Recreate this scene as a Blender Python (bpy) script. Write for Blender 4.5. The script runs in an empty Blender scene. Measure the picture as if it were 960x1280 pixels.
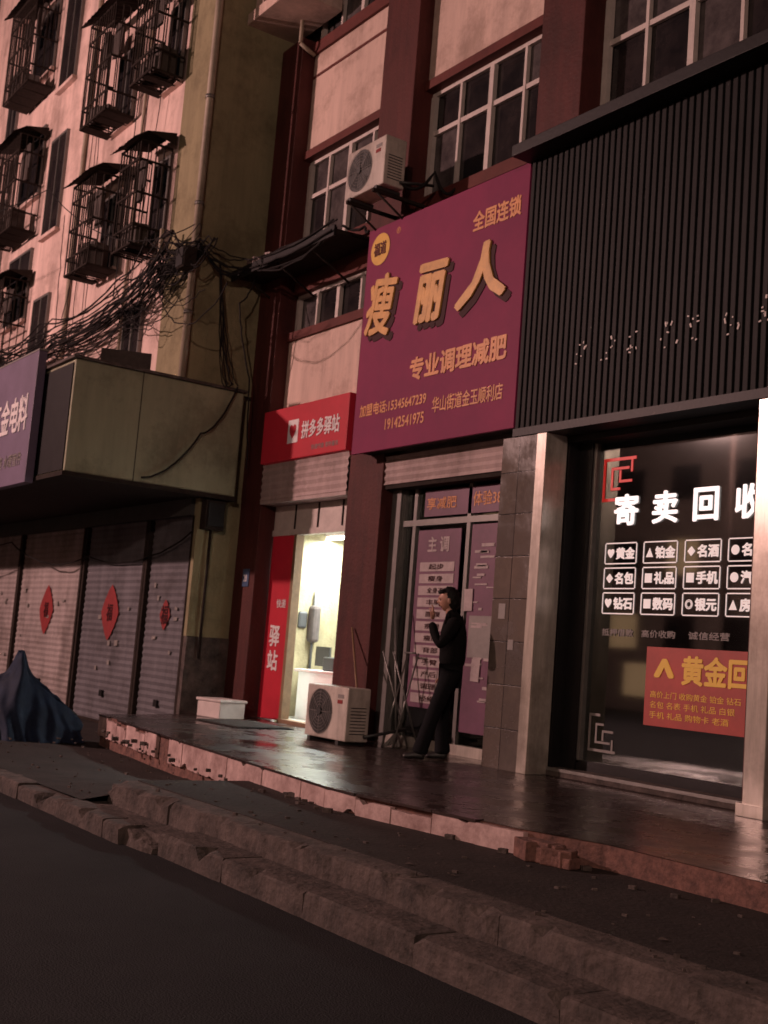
import bpy, bmesh, math, random
from mathutils import Vector, Matrix, noise
random.seed(7)
R=random.random
def U(a,b): return a+(b-a)*random.random()
scene=bpy.context.scene
scene.view_settings.view_transform='Standard'; scene.view_settings.look='None'; scene.view_settings.exposure=0

# ---------------------------------------------------------------- materials
def mat(name, col, rough=0.8, var=0.25, nscale=3.0, bump=0.0, bscale=40.0, metal=0.0, emit=None, estr=0.0, col2=None, spec=0.5, streak=False):
    m=bpy.data.materials.new(name); m.use_nodes=True
    nt=m.node_tree; N=nt.nodes; L=nt.links; b=N['Principled BSDF']
    tc=N.new('ShaderNodeTexCoord'); mp=N.new('ShaderNodeMapping'); L.new(tc.outputs['Object'],mp.inputs[0])
    if streak: mp.inputs['Scale'].default_value=(1.6,1.6,0.22)
    n=N.new('ShaderNodeTexNoise'); n.inputs['Scale'].default_value=nscale; n.inputs['Detail'].default_value=6; n.inputs['Roughness'].default_value=0.70
    L.new(mp.outputs[0],n.inputs['Vector'])
    r=N.new('ShaderNodeValToRGB'); r.color_ramp.elements[0].position=0.3; r.color_ramp.elements[1].position=0.72
    c=Vector(col)
    lo=col2 if col2 else tuple(c*(1-var))
    r.color_ramp.elements[0].color=(*lo,1); r.color_ramp.elements[1].color=(*tuple(c*(1+var*0.4)),1)
    L.new(n.outputs['Fac'],r.inputs[0])
    if streak:   # patchy grime on top of the vertical streaks
        n4=N.new('ShaderNodeTexNoise'); n4.inputs['Scale'].default_value=.9; n4.inputs['Detail'].default_value=6; n4.inputs['Roughness'].default_value=.75
        L.new(tc.outputs['Object'],n4.inputs['Vector'])
        r4=N.new('ShaderNodeValToRGB'); r4.color_ramp.elements[0].position=.36; r4.color_ramp.elements[1].position=.52
        r4.color_ramp.elements[0].color=(.62,.60,.58,1); r4.color_ramp.elements[1].color=(1,1,1,1); L.new(n4.outputs['Fac'],r4.inputs[0])
        mx=N.new('ShaderNodeMix'); mx.data_type='RGBA'; mx.blend_type='MULTIPLY'; mx.inputs[0].default_value=.9
        L.new(r.outputs[0],mx.inputs[6]); L.new(r4.outputs[0],mx.inputs[7]); L.new(mx.outputs[2],b.inputs['Base Color'])
    else: L.new(r.outputs[0],b.inputs['Base Color'])
    b.inputs['Roughness'].default_value=rough; b.inputs['Metallic'].default_value=metal
    b.inputs['Specular IOR Level'].default_value=spec
    if bump>0:
        n2=N.new('ShaderNodeTexNoise'); n2.inputs['Scale'].default_value=bscale; n2.inputs['Detail'].default_value=3
        L.new(tc.outputs['Object'],n2.inputs['Vector'])
        bp=N.new('ShaderNodeBump'); bp.inputs['Strength'].default_value=bump; bp.inputs['Distance'].default_value=0.02
        L.new(n2.outputs['Fac'],bp.inputs['Height']); L.new(bp.outputs[0],b.inputs['Normal'])
    if emit:
        b.inputs['Emission Color'].default_value=(*emit,1); b.inputs['Emission Strength'].default_value=estr
    return m

def tilemat(name, c1, c2, grout, w=0.6, h=0.6, rough=0.18, bumpv=0.3, axis='XY', off=0.0):
    m=bpy.data.materials.new(name); m.use_nodes=True
    nt=m.node_tree; N=nt.nodes; L=nt.links; b=N['Principled BSDF']
    tc=N.new('ShaderNodeTexCoord'); mp=N.new('ShaderNodeMapping'); L.new(tc.outputs['Object'],mp.inputs[0])
    if axis=='XZ': mp.inputs['Rotation'].default_value=(math.radians(90),0,0)
    br=N.new('ShaderNodeTexBrick'); br.offset=off
    br.inputs['Scale'].default_value=1; br.inputs['Brick Width'].default_value=w; br.inputs['Row Height'].default_value=h
    br.inputs['Mortar Size'].default_value=0.006; br.inputs['Mortar Smooth'].default_value=0.2
    br.inputs['Color1'].default_value=(*c1,1); br.inputs['Color2'].default_value=(*c2,1); br.inputs['Mortar'].default_value=(*grout,1)
    L.new(mp.outputs[0],br.inputs['Vector'])
    n=N.new('ShaderNodeTexNoise'); n.inputs['Scale'].default_value=1.7; n.inputs['Detail'].default_value=7; n.inputs['Roughness'].default_value=0.7
    L.new(tc.outputs['Object'],n.inputs['Vector'])
    mx=N.new('ShaderNodeMix'); mx.data_type='RGBA'; mx.blend_type='MULTIPLY'; mx.inputs[0].default_value=0.75
    rr=N.new('ShaderNodeValToRGB'); rr.color_ramp.elements[0].position=0.35; rr.color_ramp.elements[1].position=0.65
    rr.color_ramp.elements[0].color=(.35,.33,.32,1); rr.color_ramp.elements[1].color=(1,1,1,1)
    L.new(n.outputs['Fac'],rr.inputs[0]); L.new(br.outputs['Color'],mx.inputs[6]); L.new(rr.outputs[0],mx.inputs[7]); L.new(mx.outputs[2],b.inputs['Base Color'])
    mr=N.new('ShaderNodeMapRange'); mr.inputs[1].default_value=.35; mr.inputs[2].default_value=.65; mr.inputs[3].default_value=rough+0.3; mr.inputs[4].default_value=rough
    L.new(n.outputs['Fac'],mr.inputs[0]); L.new(mr.outputs[0],b.inputs['Roughness'])
    n3=N.new('ShaderNodeTexNoise'); n3.inputs['Scale'].default_value=14
    L.new(tc.outputs['Object'],n3.inputs['Vector'])
    ad=N.new('ShaderNodeMath'); ad.operation='MULTIPLY_ADD'; ad.inputs[1].default_value=-1.0
    L.new(br.outputs['Fac'],ad.inputs[0]); L.new(n3.outputs['Fac'],ad.inputs[2])
    bp=N.new('ShaderNodeBump'); bp.inputs['Strength'].default_value=bumpv; bp.inputs['Distance'].default_value=0.006
    L.new(ad.outputs[0],bp.inputs['Height']); L.new(bp.outputs[0],b.inputs['Normal'])
    return m

def glassmat(name, tint=(.5,.6,.55), fac=0.35):
    m=bpy.data.materials.new(name); m.use_nodes=True
    nt=m.node_tree; N=nt.nodes; L=nt.links; N.remove(N['Principled BSDF'])
    o=N['Material Output']; t=N.new('ShaderNodeBsdfTransparent'); t.inputs[0].default_value=(*tint,1)
    g=N.new('ShaderNodeBsdfGlossy'); g.inputs['Roughness'].default_value=0.04; g.inputs['Color'].default_value=(.85,.9,.88,1)
    f=N.new('ShaderNodeFresnel'); f.inputs['IOR'].default_value=1.6
    n=N.new('ShaderNodeTexNoise'); n.inputs['Scale'].default_value=1.5
    bp=N.new('ShaderNodeBump'); bp.inputs['Strength'].default_value=0.05; bp.inputs['Distance'].default_value=0.02
    L.new(n.outputs['Fac'],bp.inputs['Height']); L.new(bp.outputs[0],g.inputs['Normal'])
    a=N.new('ShaderNodeMath'); a.operation='MULTIPLY_ADD'; a.inputs[1].default_value=1.0; a.inputs[2].default_value=fac*0.3
    L.new(f.outputs[0],a.inputs[0])
    mx=N.new('ShaderNodeMixShader'); L.new(a.outputs[0],mx.inputs[0]); L.new(t.outputs[0],mx.inputs[1]); L.new(g.outputs[0],mx.inputs[2])
    L.new(mx.outputs[0],o.inputs[0]); return m

M=dict(
 pink=mat('pink_render_wall',(.60,.44,.38),.9,.32,1.6,.25,60,streak=True),
 cream=mat('pale_pink_stucco',(.68,.50,.45),.9,.38,1.8,.3,60,streak=True),
 olive=mat('olive_stained_wall',(.26,.225,.13),.9,.35,1.0,.3,30,streak=True),
 oliveb=mat('canopy_panel_paint',(.27,.27,.18),.7,.28,1.6,.15,20,streak=True),
 redp=mat('dark_red_paint',(.080,.018,.016),.65,.45,2.5,.25,30,streak=True,spec=.3),
 redband=mat('red_band_paint',(.11,.026,.022),.7,.3,3,.2,30,spec=.3),
 white=mat('white_frame',(.55,.48,.45),.5,.2,6),
 alu=mat('aluminium_frame',(.20,.19,.18),.4,.2,6,metal=.5),
 darkglass=mat('dark_window_glass',(.030,.024,.024),.08,.6,2.2,col2=(.008,.008,.01)),
 greyglass=mat('curtained_window_glass',(.10,.085,.085),.12,.5,3.5,col2=(.03,.026,.028)),
 curtain=mat('curtain_cloth',(.07,.055,.05),.9,.4,9),
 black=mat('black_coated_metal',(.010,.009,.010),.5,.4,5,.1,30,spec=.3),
 blacksign=mat('black_rib_panel',(.009,.0085,.009),.6,.5,2,.05,30,spec=.2),
 iron=mat('rusty_iron',(.026,.018,.015),.85,.5,12,.2,60,spec=.2),
 purple=mat('maroon_sign_vinyl',(.215,.020,.072),.62,.2,0.8,.12,1.6,col2=(.155,.016,.062),spec=.22),
 gold=mat('gold_lettering',(.62,.33,.09),.45,.3,8),
 goldd=mat('letter_side_dark',(.035,.004,.006),.6,.2,8,spec=.2),
 orange=mat('orange_vinyl',(.62,.25,.08),.5,.25,8),
 yellow=mat('yellow_badge',(.66,.38,.05),.5,.2,8),
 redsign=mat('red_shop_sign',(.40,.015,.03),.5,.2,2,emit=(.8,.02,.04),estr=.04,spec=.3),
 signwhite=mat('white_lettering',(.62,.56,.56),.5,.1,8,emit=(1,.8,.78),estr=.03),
 pale=mat('pale_shutter_box',(.42,.32,.31),.65,.3,3,streak=True),
 shut1=mat('grey_roller_shutter',(.135,.13,.145),.65,.4,2,streak=True,spec=.25),
 shut2=mat('pale_roller_shutter',(.30,.255,.25),.7,.4,2,streak=True,spec=.25),
 fu=mat('red_paper',(.22,.016,.018),.75,.3,8),
 led=mat('lit_white_letters',(.8,.78,.75),.5,.05,8,emit=(1,.86,.84),estr=.95),
 led2=mat('lit_small_labels',(.75,.72,.7),.5,.05,8,emit=(1,.85,.82),estr=.34),
 dim=mat('dim_letters',(.22,.20,.19),.5,.2,8),
 neon=mat('red_neon',(.4,.02,.02),.5,.1,8,emit=(1,.04,.03),estr=.28),
 poster=mat('red_poster',(.32,.035,.028),.5,.3,3,emit=(1,.10,.05),estr=.035),
 postery=mat('yellow_poster_text',(.6,.35,.05),.5,.1,3,emit=(1,.5,.05),estr=.10),
 ppost=mat('purple_poster',(.13,.042,.085),.5,.35,3),
 pprow=mat('poster_rows',(.36,.29,.29),.5,.3,14),
 steel=mat('brushed_steel',(.60,.54,.48),.25,.4,5,metal=.45,streak=True),
 conc=mat('rough_concrete',(.105,.078,.070),.88,.45,6,.8,25,col2=(.022,.017,.015)),
 pave=mat('pavement_concrete',(.028,.021,.019),.85,.4,2.5,.6,35,col2=(.011,.0085,.008),spec=.35),
 kerb=mat('kerb_stone',(.095,.070,.063),.88,.5,6,.8,25,col2=(.020,.016,.014)),
 asph=mat('asphalt',(.020,.020,.022),.85,.35,1.3,.7,90,col2=(.011,.011,.0125),spec=.25),
 tileface=mat('platform_face_tile',(.60,.43,.41),.55,.35,4,.2,30,col2=(.22,.13,.12)),
 ac=mat('ac_casing',(.52,.46,.41),.5,.35,4,streak=True),
 acdark=mat('ac_grille_dark',(.03,.03,.03),.5,.2,4),
 cloth=mat('black_jacket_cloth',(.006,.0055,.006),.9,.3,30,.2,80,spec=.15),
 jeans=mat('dark_trousers',(.008,.008,.010),.9,.3,30,.2,80,spec=.15),
 skin=mat('skin',(.40,.21,.15),.5,.1,20),
 hair=mat('black_hair',(.006,.005,.005),.5,.3,60,.4,90,spec=.3),
 shoe=mat('dark_shoe',(.015,.013,.013),.5,.2,10),
 tarp=mat('blue_tarp',(.012,.022,.050),.75,.35,4,.3,14,col2=(.006,.010,.022),spec=.2),
 rubber=mat('rubber',(.015,.015,.015),.7,.2,10),
 wire=mat('wire_sheath',(.012,.010,.010),.7,.2,10,spec=.2),
 pipe=mat('drain_pipe',(.36,.30,.23),.6,.25,3,streak=True),
 inwall=mat('shop_inner_wall',(.74,.76,.74),.7,.12,2),
 infloor=mat('shop_floor_tile',(.5,.5,.46),.3,.2,4),
 wood=mat('wood',(.22,.13,.07),.6,.3,8),
 card=mat('cardboard',(.38,.25,.14),.8,.25,4),
 blue=mat('blue_plastic',(.05,.09,.18),.4,.2,4),
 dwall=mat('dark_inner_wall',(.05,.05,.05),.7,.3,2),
 white2=mat('white_foam_box',(.58,.50,.48),.8,.2,6,.2,60),
 brick=mat('exposed_brick',(.20,.095,.075),.9,.5,12,.6,30,col2=(.06,.03,.027)),
 farwall=mat('opposite_wall',(.2,.16,.14),.9,.3,1),
 tube=mat('light_tube',(.9,.9,.9),.5,.0,1,emit=(.96,1,.97),estr=14),
 lamphead=mat('lamp_lens',(.9,.8,.7),.5,.0,1,emit=(1,.6,.45),estr=4),
 reflwin=mat('added_lit_window',(.5,.4,.3),.5,.2,1,emit=(1,.6,.3),estr=.8),  # glow added across the street for reflections in the glass
 redrefl=mat('red_reflection_glow',(.2,.01,.01),.6,.2,3,emit=(1,.05,.04),estr=.16),  # glow of the cones that imitate a red reflection
 signgrey=mat('violet_grey_sign',(.13,.095,.155),.6,.3,1.5),
 tilefloor=tilemat('platform_floor_tiles',(.050,.031,.028),(.037,.025,.024),(.014,.010,.009),.6,.6,.12,.35),
 tilewall=tilemat('marble_column_tiles',(.17,.135,.115),(.12,.10,.09),(.03,.025,.025),.6,.42,.05,.25,'XZ'),
 glass=glassmat('shopfront_glass',(.45,.5,.47),.25),
 glassdoor=glassmat('door_glass',(.6,.6,.6),.15),
)

# ---------------------------------------------------------------- helpers
def link(o,parent=None):
    bpy.context.collection.objects.link(o)
    if parent: o.parent=parent
    return o
class G:
    def __init__(s,name):
        s.e=bpy.data.objects.new(name,None); s.e.empty_display_size=.2; link(s.e); s.p={}
    def bm(s,part,m,bevel=0,smooth=False):
        if part not in s.p: s.p[part]=[bmesh.new(),m,bevel,smooth]
        return s.p[part][0]
    def box(s,part,m,x0,x1,y0,y1,z0,z1,bevel=0,rot=None,jit=0):
        b=s.bm(part,m,bevel)
        vs=[Vector((x,y,z)) for z in (min(z0,z1),max(z0,z1)) for y in (min(y0,y1),max(y0,y1)) for x in (min(x0,x1),max(x0,x1))]
        if jit: vs=[v+Vector((U(-jit,jit),U(-jit,jit),U(-jit,jit))) for v in vs]
        if rot is not None:
            c=Vector(((x0+x1)/2,(y0+y1)/2,(z0+z1)/2)); vs=[c+rot@(v-c) for v in vs]
        V=[b.verts.new(v) for v in vs]
        for f in ((0,2,3,1),(4,5,7,6),(0,1,5,4),(1,3,7,5),(3,2,6,7),(2,0,4,6)): b.faces.new([V[i] for i in f])
    def poly(s,part,m,pts):
        b=s.bm(part,m); b.faces.new([b.verts.new(p) for p in pts])
    def cyl(s,part,m,p0,p1,r0,r1=None,n=14,caps=True):
        b=s.bm(part,m,0,True); p0=Vector(p0);p1=Vector(p1); r1=r0 if r1 is None else r1
        d=(p1-p0).normalized(); q=d.to_track_quat('Z','Y').to_matrix()
        A=[];B=[]
        for i in range(n):
            a=2*math.pi*i/n; u=q@Vector((math.cos(a),math.sin(a),0)); A.append(b.verts.new(p0+u*r0)); B.append(b.verts.new(p1+u*r1))
        for i in range(n):
            j=(i+1)%n; b.faces.new((A[i],A[j],B[j],B[i]))
        if caps: b.faces.new(list(reversed(A))); b.faces.new(B)
    def text(s,part,m,t,x0,x1,z0,z1,y,bold=.02,ext=.004,shear=0,rotz=0):
        """bold = stroke thickening as a fraction of the character height (overlaid shifted copies)"""
        c=bpy.data.curves.new(part,'FONT'); c.body=t; c.extrude=0; c.offset=0; c.size=1; c.shear=shear; c.resolution_u=3
        o=bpy.data.objects.new(part,c); link(o); bpy.context.view_layer.update()
        dg=bpy.context.evaluated_depsgraph_get(); me=bpy.data.meshes.new_from_object(o.evaluated_get(dg))
        bpy.data.objects.remove(o)
        if not me.vertices: return
        if rotz: me.transform(Matrix.Rotation(rotz,4,'Z'))
        xs=[v.co.x for v in me.vertices]; ys=[v.co.y for v in me.vertices]
        ax,bx,ay,by=min(xs),max(xs),min(ys),max(ys)
        h=z1-z0; o_=bold*h
        sx=(x1-x0-2*o_)/(bx-ax); sz=(h-2*o_)/(by-ay)
        b=s.bm(part,m)
        offs=[(0,0)]
        if bold>0:
            for k in range(6): offs.append((math.cos(k*math.pi/3+.3)*o_,math.sin(k*math.pi/3+.3)*o_))
        for k,(ox,oz) in enumerate(offs):
            tmp=bmesh.new(); tmp.from_mesh(me); yy=y-k*.0004
            for v in tmp.verts: v.co=Vector((x0+o_+(v.co.x-ax)*sx+ox, yy, z0+o_+(v.co.y-ay)*sz+oz))
            if ext>0:
                r=bmesh.ops.extrude_face_region(tmp,geom=tmp.faces[:])
                for v in [g for g in r['geom'] if isinstance(g,bmesh.types.BMVert)]: v.co.y-=ext
            m2=bpy.data.meshes.new('t'); tmp.to_mesh(m2); tmp.free(); b.from_mesh(m2); bpy.data.meshes.remove(m2)
        bpy.data.meshes.remove(me)
    def done(s):
        for k,(b,m,bev,sm) in s.p.items():
            bmesh.ops.recalc_face_normals(b,faces=b.faces[:])
            me=bpy.data.meshes.new(k); b.to_mesh(me); b.free(); me.materials.append(M[m] if isinstance(m,str) else m)
            o=bpy.data.objects.new(k,me); link(o,s.e)
            if sm:
                for p in me.polygons: p.use_smooth=len(p.vertices)==4
            if bev>0:
                md=o.modifiers.new('b','BEVEL'); md.width=bev; md.segments=2; md.limit_method='ANGLE'
        return s.e
def RX(a): return Matrix.Rotation(math.radians(a),3,'X')
def RY(a): return Matrix.Rotation(math.radians(a),3,'Y')
def RZ(a): return Matrix.Rotation(math.radians(a),3,'Z')

# ---------------------------------------------------------------- ground
g=G('asphalt_road'); g.poly('road_surface','asph',[(-250,-250,0),(250,-250,0),(250,250,0),(-250,250,0)]); g.done()

def rough(g,part,m,x0,x1,yf,y1,z0f,z1f,step=.07,jit=.012,seed=0):
    b=g.bm(part,m); n=max(2,int(abs(x1-x0)/step)); rows=[]
    for i in range(n+1):
        x=x0+(x1-x0)*i/n; k=noise.noise(Vector((x*2.3,seed,0)))*jit*2+U(-jit,jit)*.6; k2=noise.noise(Vector((x*3.1,seed+9,0)))*jit*1.5+U(-jit,jit)*.7
        ch=max(0,noise.noise(Vector((x*4.5,seed*1.7,5)))-.2)*.22   # chipped arris
        e=.012 if i in (0,n) else 0
        y=yf(x)+e*.4; zt=z1f(x)-e*.3; zb=z0f(x); yy=y1(x)
        prof=[(y,zb-.03),(y+k*.6,zb+(zt-zb)*.35),(y+k,zt-.014-ch*.8+k2*.5),(y+.012+ch+abs(k)*.5,zt-.003-ch*.25),(y+.05+ch,zt),(yy,zt)]
        rows.append([b.verts.new((x,p[0],p[1])) for p in prof])
    for i in range(n):
        for j in range(5): b.faces.new((rows[i][j],rows[i+1][j],rows[i+1][j+1],rows[i][j+1]))
    b.faces.new(rows[0]+[b.verts.new((x0,y1(x0),z0f(x0)-.03))]); b.faces.new(list(reversed(rows[-1]))+[b.verts.new((x1,y1(x1),z0f(x1)-.03))])
C_=lambda v:(lambda x:v)
def yfp(x):
    pts=[(-14.3,5.75),(-11,5.32),(-7.6,4.92),(-5.8,5.12),(-5.2,5.3),(60,5.3)]
    if x<=pts[0][0]: return pts[0][1]
    for (a,b),(c,d) in zip(pts,pts[1:]):
        if x<=c: return b+(d-b)*(x-a)/(c-a)
    return 5.3
g=G('lower_step_kerb')
x=-7.62
while x<14:
    w=U(.85,1.05); rough(g,'kerb_blocks','kerb',x,x+w-.006,C_(3.58+U(-.012,.012)),C_(3.95),C_(0),C_(.15+U(-.010,.008)),jit=.009,seed=x); x+=w
x=-30
while x<-8.1:
    w=min(U(.85,1.05),-8.05-x+.01); rough(g,'kerb_blocks_far','kerb',x,x+w-.012,C_(3.46+U(-.02,.02)),C_(3.66),C_(0),C_(.135+U(-.015,.015)),jit=.014,seed=x); x+=w
rough(g,'kerb_end_block','conc',-8.05,-7.66,lambda x:3.5+(x+8.05)*.1,C_(3.9),C_(0),lambda x:.12-(x+8.05)*.2,jit=.02)
g.box('kerb_backfill','conc',-9.4,-7.6,3.63,3.92,0,.118,jit=.004)
g.done()
g=G('pavement_step')
x=-9.25
while x<14:
    w=U(.5,1.3); rough(g,'step_edge','conc',x,x+w-.004,C_(3.86+U(-.012,.012)),C_(4.12),C_(.12),C_(.297+U(-.008,.004)),jit=.012,seed=x+3); x+=w
g.done()
g=G('pavement')
g.box('pavement_slab','pave',-9.2,40,4.08,8.3,0.0,.299)
rough(g,'pavement_left_edge','conc',-9.32,-9.2,C_(3.9),C_(5.6),C_(.1),C_(.26),jit=.02)
b=g.bm('left_forecourt','pave'); NX,NY=60,16; gr=[]
for i in range(NX+1):
    col=[]
    for j in range(NY+1):
        X=-60+(-9.2+60)*(i/NX)**.6; Y=3.62+(7.7-3.62)*j/NY
        z=.14-.12*(Y-3.62)/4.0
        if X>-11: z+=(.2-z*.6)*max(0,min(1,(X+11)/1.8))*.8*min(1,(Y-3.6)/.5)
        z+=noise.noise(Vector((X*1.5,Y*1.5,0)))*.012; col.append(b.verts.new((X,Y,z)))
    gr.append(col)
for i in range(NX):
    for j in range(NY): b.faces.new((gr[i][j],gr[i+1][j],gr[i+1][j+1],gr[i][j+1]))
for k in range(160):
    X=U(-14,-2); Y=U(3.9,4.9) if X>-9 else U(3.7,5.4); z=.299 if X>-9.1 else .17; s=U(.006,.022)
    g.box('grit','conc' ,X,X+s*1.5,Y,Y+s,z-.004,z+s*.6,rot=RZ(U(0,90)))
for k in range(6):
    X=U(-9,-3); Y=U(4.0,4.85); s=U(.02,.045)
    g.poly('litter','conc',[(X,Y,.303),(X+s,Y+s*.3,.308),(X+s*.8,Y+s,.304),(X-s*.1,Y+s*.8,.312)])
g.done()

g=G('tiled_platform')
b=g.bm('platform_top','tilefloor'); xs=[-14.3,-13,-12,-11,-10,-9,-8,-7.6,-7,-6.4,-5.8,-5.2,40]
top=[b.verts.new((x,yfp(x)+.02,.45)) for x in xs]; b.faces.new(top+[b.verts.new((40,8.6,.45)),b.verts.new((-15.35,8.6,.45)),b.verts.new((-15.3,8.0,.45))])
g.poly('platform_core','conc',[(-14.3,yfp(-14.3)+.03,.446),(-15.35,8.1,.446),(-15.35,8.1,0),(-14.3,yfp(-14.3)+.03,0)])
b=g.bm('platform_front_core','brick')
for x0,x1 in zip(xs,xs[1:]):
    b.faces.new([b.verts.new(p) for p in ((x0,yfp(x0)+.03,0),(x1,yfp(x1)+.03,0),(x1,yfp(x1)+.03,.447),(x0,yfp(x0)+.03,.447))])
x=-14.28
while x<-5.95:
    w=U(.36,.44)
    a=math.atan2(yfp(x+w)-yfp(x),w)
    if R()>(.03):
        b=g.bm('front_face_tiles','tileface'); n=9; prev=None; out=U(-.004,.008)
        drop=0 if R()<.8 else U(.01,.05)
        for i in range(n+1):
            X=x+.004+(w-.008)*i/n; Y=yfp(X)-.012-out
            zl=(.20+max(0,noise.noise(Vector((X*4,3,0)))-.1)*.18+U(-.008,.008)) if X<-9 else .28+max(0,noise.noise(Vector((X*4,3,0)))-.25)*.12; zu=.436-drop-max(0,noise.noise(Vector((X*7,8,2)))-.2)*.10
            cur=[b.verts.new((X,Y,zl)),b.verts.new((X,Y,zu)),b.verts.new((X,Y+.04,zu)),b.verts.new((X,Y+.04,zl))]
            if prev:
                for q in range(4): b.faces.new((prev[q],cur[q],cur[(q+1)%4],prev[(q+1)%4]))
            else: b.faces.new(cur)
            prev=cur
        b.faces.new(list(reversed(prev)))
    if R()>.12:
        ym=yfp(x+w/2); g.box('nosing_tiles','tilefloor',x+.003,x+w-.003,ym-.02,ym+.06,.437,.455,rot=RZ(math.degrees(a)))
    x+=w
for i in range(9):
    X=U(-5.8,-5.3); g.box('broken_bricks','brick',X,X+.2,5.0+U(0,.1),5.15,.3,.3+U(.06,.13),rot=RZ(U(-25,25)),bevel=.008)
for i in range(44):
    X=U(-14,-3); Y=yfp(X)-U(.04,.3); s=U(.012,.045)
    g.box('rubble_bits','conc',X,X+s*1.6,Y,Y+s,.29,.3+s*.7,rot=RZ(U(0,90)),bevel=.004)
g.done()

# ---------------------------------------------------------------- main building
g=G('shop_apartment_building')
PIL=[(-15.4,-14.78),(-12.55,-11.8),(-9.42,-8.75),(-6.35,-5.65),(-3.2,-2.5),(0.0,.7),(3.2,3.9),(6.4,7.1)]
for i,(a,c) in enumerate(PIL):
    g.box('red_pillars','redp',a,c,7.98,8.4,.45,(10.35 if i==0 else 15.5),bevel=.01)
F=8.2;B=8.45
def window(x0,x1,z0,z1,cols,tr,y=F+.1,fr='white',thick=.05):
    zs=[z0]+[z0+(z1-z0)*t for t in tr]+[z1]
    for k in range(cols):
        a=x0+(x1-x0)*k/cols; c=x0+(x1-x0)*(k+1)/cols
        for za,zb in zip(zs,zs[1:]):
            tl=U(-.004,.004); gm='greyglass' if R()<.42 else 'darkglass'
            g.poly('window_panes_'+gm,gm,[(a,y+.036+tl,za),(c,y+.036-tl,za),(c,y+.036-tl*.5,zb),(a,y+.036+tl*1.5,zb)])
    g.box('window_frames_'+fr,fr,x0,x1,y-.02,y+.03,z0,z0+thick); g.box('window_frames_'+fr,fr,x0,x1,y-.02,y+.03,z1-thick,z1)
    for k in range(cols+1):
        t=thick*(1.5 if k%2==0 else .8); X=x0+(x1-x0)*k/cols
        X=min(max(X,x0+t/2),x1-t/2)
        g.box('window_frames_'+fr,fr,X-t/2,X+t/2,y-.025-(.01 if k%2==0 else 0),y+.028,z0+thick,z1-thick)
    for t in tr:
        Z=z0+(z1-z0)*t; g.box('window_frames_'+fr,fr,x0+thick,x1-thick,y-.015,y+.027,Z-thick*.6,Z+thick*.6)
for i in range(len(PIL)-1):
    x0=PIL[i][1]; x1=PIL[i+1][0]
    g.box('pink_wall','pink',x0,x1,F,B,8.62,10.12); g.box('pink_wall','pink',x0,x1,F,B,11.9,12.9)
    g.box('pink_wall_grooves','redband',x0,x1,F-.012,F,9.76,9.80)
    g.box('red_lintels','redband',x0,x1,F-.05,B,8.5,8.62); g.box('red_lintels','redband',x0,x1,F-.05,B,10.12,10.3)
    g.box('red_sills','redband',x0,x1,F-.06,B,6.92,7.07)
    window(x0,x1,7.07,8.5,4,[.62])
    window(x0,x1,10.3,11.9,4,[.62])
    g.box('shaded_wall_behind_signs','redband',x0,x1,F,B,6.48,6.92)  # dark red wall strip, with the shadow below the windows put into its colour
    if i>0: g.box('pink_wall','pink',x0,x1,F,B,3.85,6.48)
x0,x1=-14.78,-12.55
window(x0,x1,5.9,6.48,4,[])
g.box('red_sills','redband',x0,x1,F-.05,B,5.78,5.9); g.box('pink_wall','pink',x0,x1,F,B,4.0,5.78)
g.box('projecting_bay','pink',-15.38,-14.3,7.45,8.19,10.72,13,bevel=.01); g.box('projecting_bay_slab','pink',-15.45,-14.1,7.35,8.19,10.55,10.72,bevel=.01)
g.cyl('bay_drain','pipe',(-14.72,7.9,10.2),(-14.72,7.9,10.55),.03); g.cyl('bay_drain','pipe',(-14.72,7.9,10.2),(-14.72,8.15,10.1),.03)
g.box('roof_mass','farwall',-15.35,20,8.46,9.0,6.5,15.4)
g.box('upper_wall','pink',-14.78,20,8.2,8.45,12.9,15.4)
g.box('rear_mass','farwall',-15.35,20,12.0,12.3,0,15.4); g.box('roof','farwall',-15.5,20,7.9,12.4,15.4,15.6)
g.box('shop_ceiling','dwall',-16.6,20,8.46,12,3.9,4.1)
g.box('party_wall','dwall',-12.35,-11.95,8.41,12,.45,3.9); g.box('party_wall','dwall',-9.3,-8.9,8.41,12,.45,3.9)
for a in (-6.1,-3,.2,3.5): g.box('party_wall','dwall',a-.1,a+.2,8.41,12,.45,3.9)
for a,c in ((-5.65,-3.2),(-2.5,0),(.7,3.2),(3.9,6.4),(7.1,20)):
    g.box('pink_wall','pink',a,c,F,B,3.2,3.86)
    b=g.bm('far_shop_shutters','shut1'); n=60; rr=[]
    for k in range(n+1):
        z=.46+(3.2-.46)*k/n; rr.append((b.verts.new((a,F+.05+(k%2)*.014,z)),b.verts.new((c,F+.05+(k%2)*.014,z))))
    for k in range(n): b.faces.new((rr[k][0],rr[k][1],rr[k+1][1],rr[k+1][0]))
g.done()

g=G('rain_ledge')
g.box('ledge_slab','iron',-15.35,-12.6,7.5,8.15,6.70,6.76,rot=RX(3),bevel=.004)
g.box('ledge_lip','black',-15.37,-12.58,7.47,7.5,6.64,6.78)
for x in (-15.1,-14.2,-13.3): g.cyl('ledge_brackets','iron',(x,8.2,6.35),(x,7.55,6.68),.015)
for k in range(10):
    X=U(-15.3,-14.5); g.box('ledge_clutter','pale',X,X+U(.05,.22),7.55,7.8,6.77,6.77+U(.03,.14),rot=RZ(U(-30,30)))
g.done()

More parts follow.
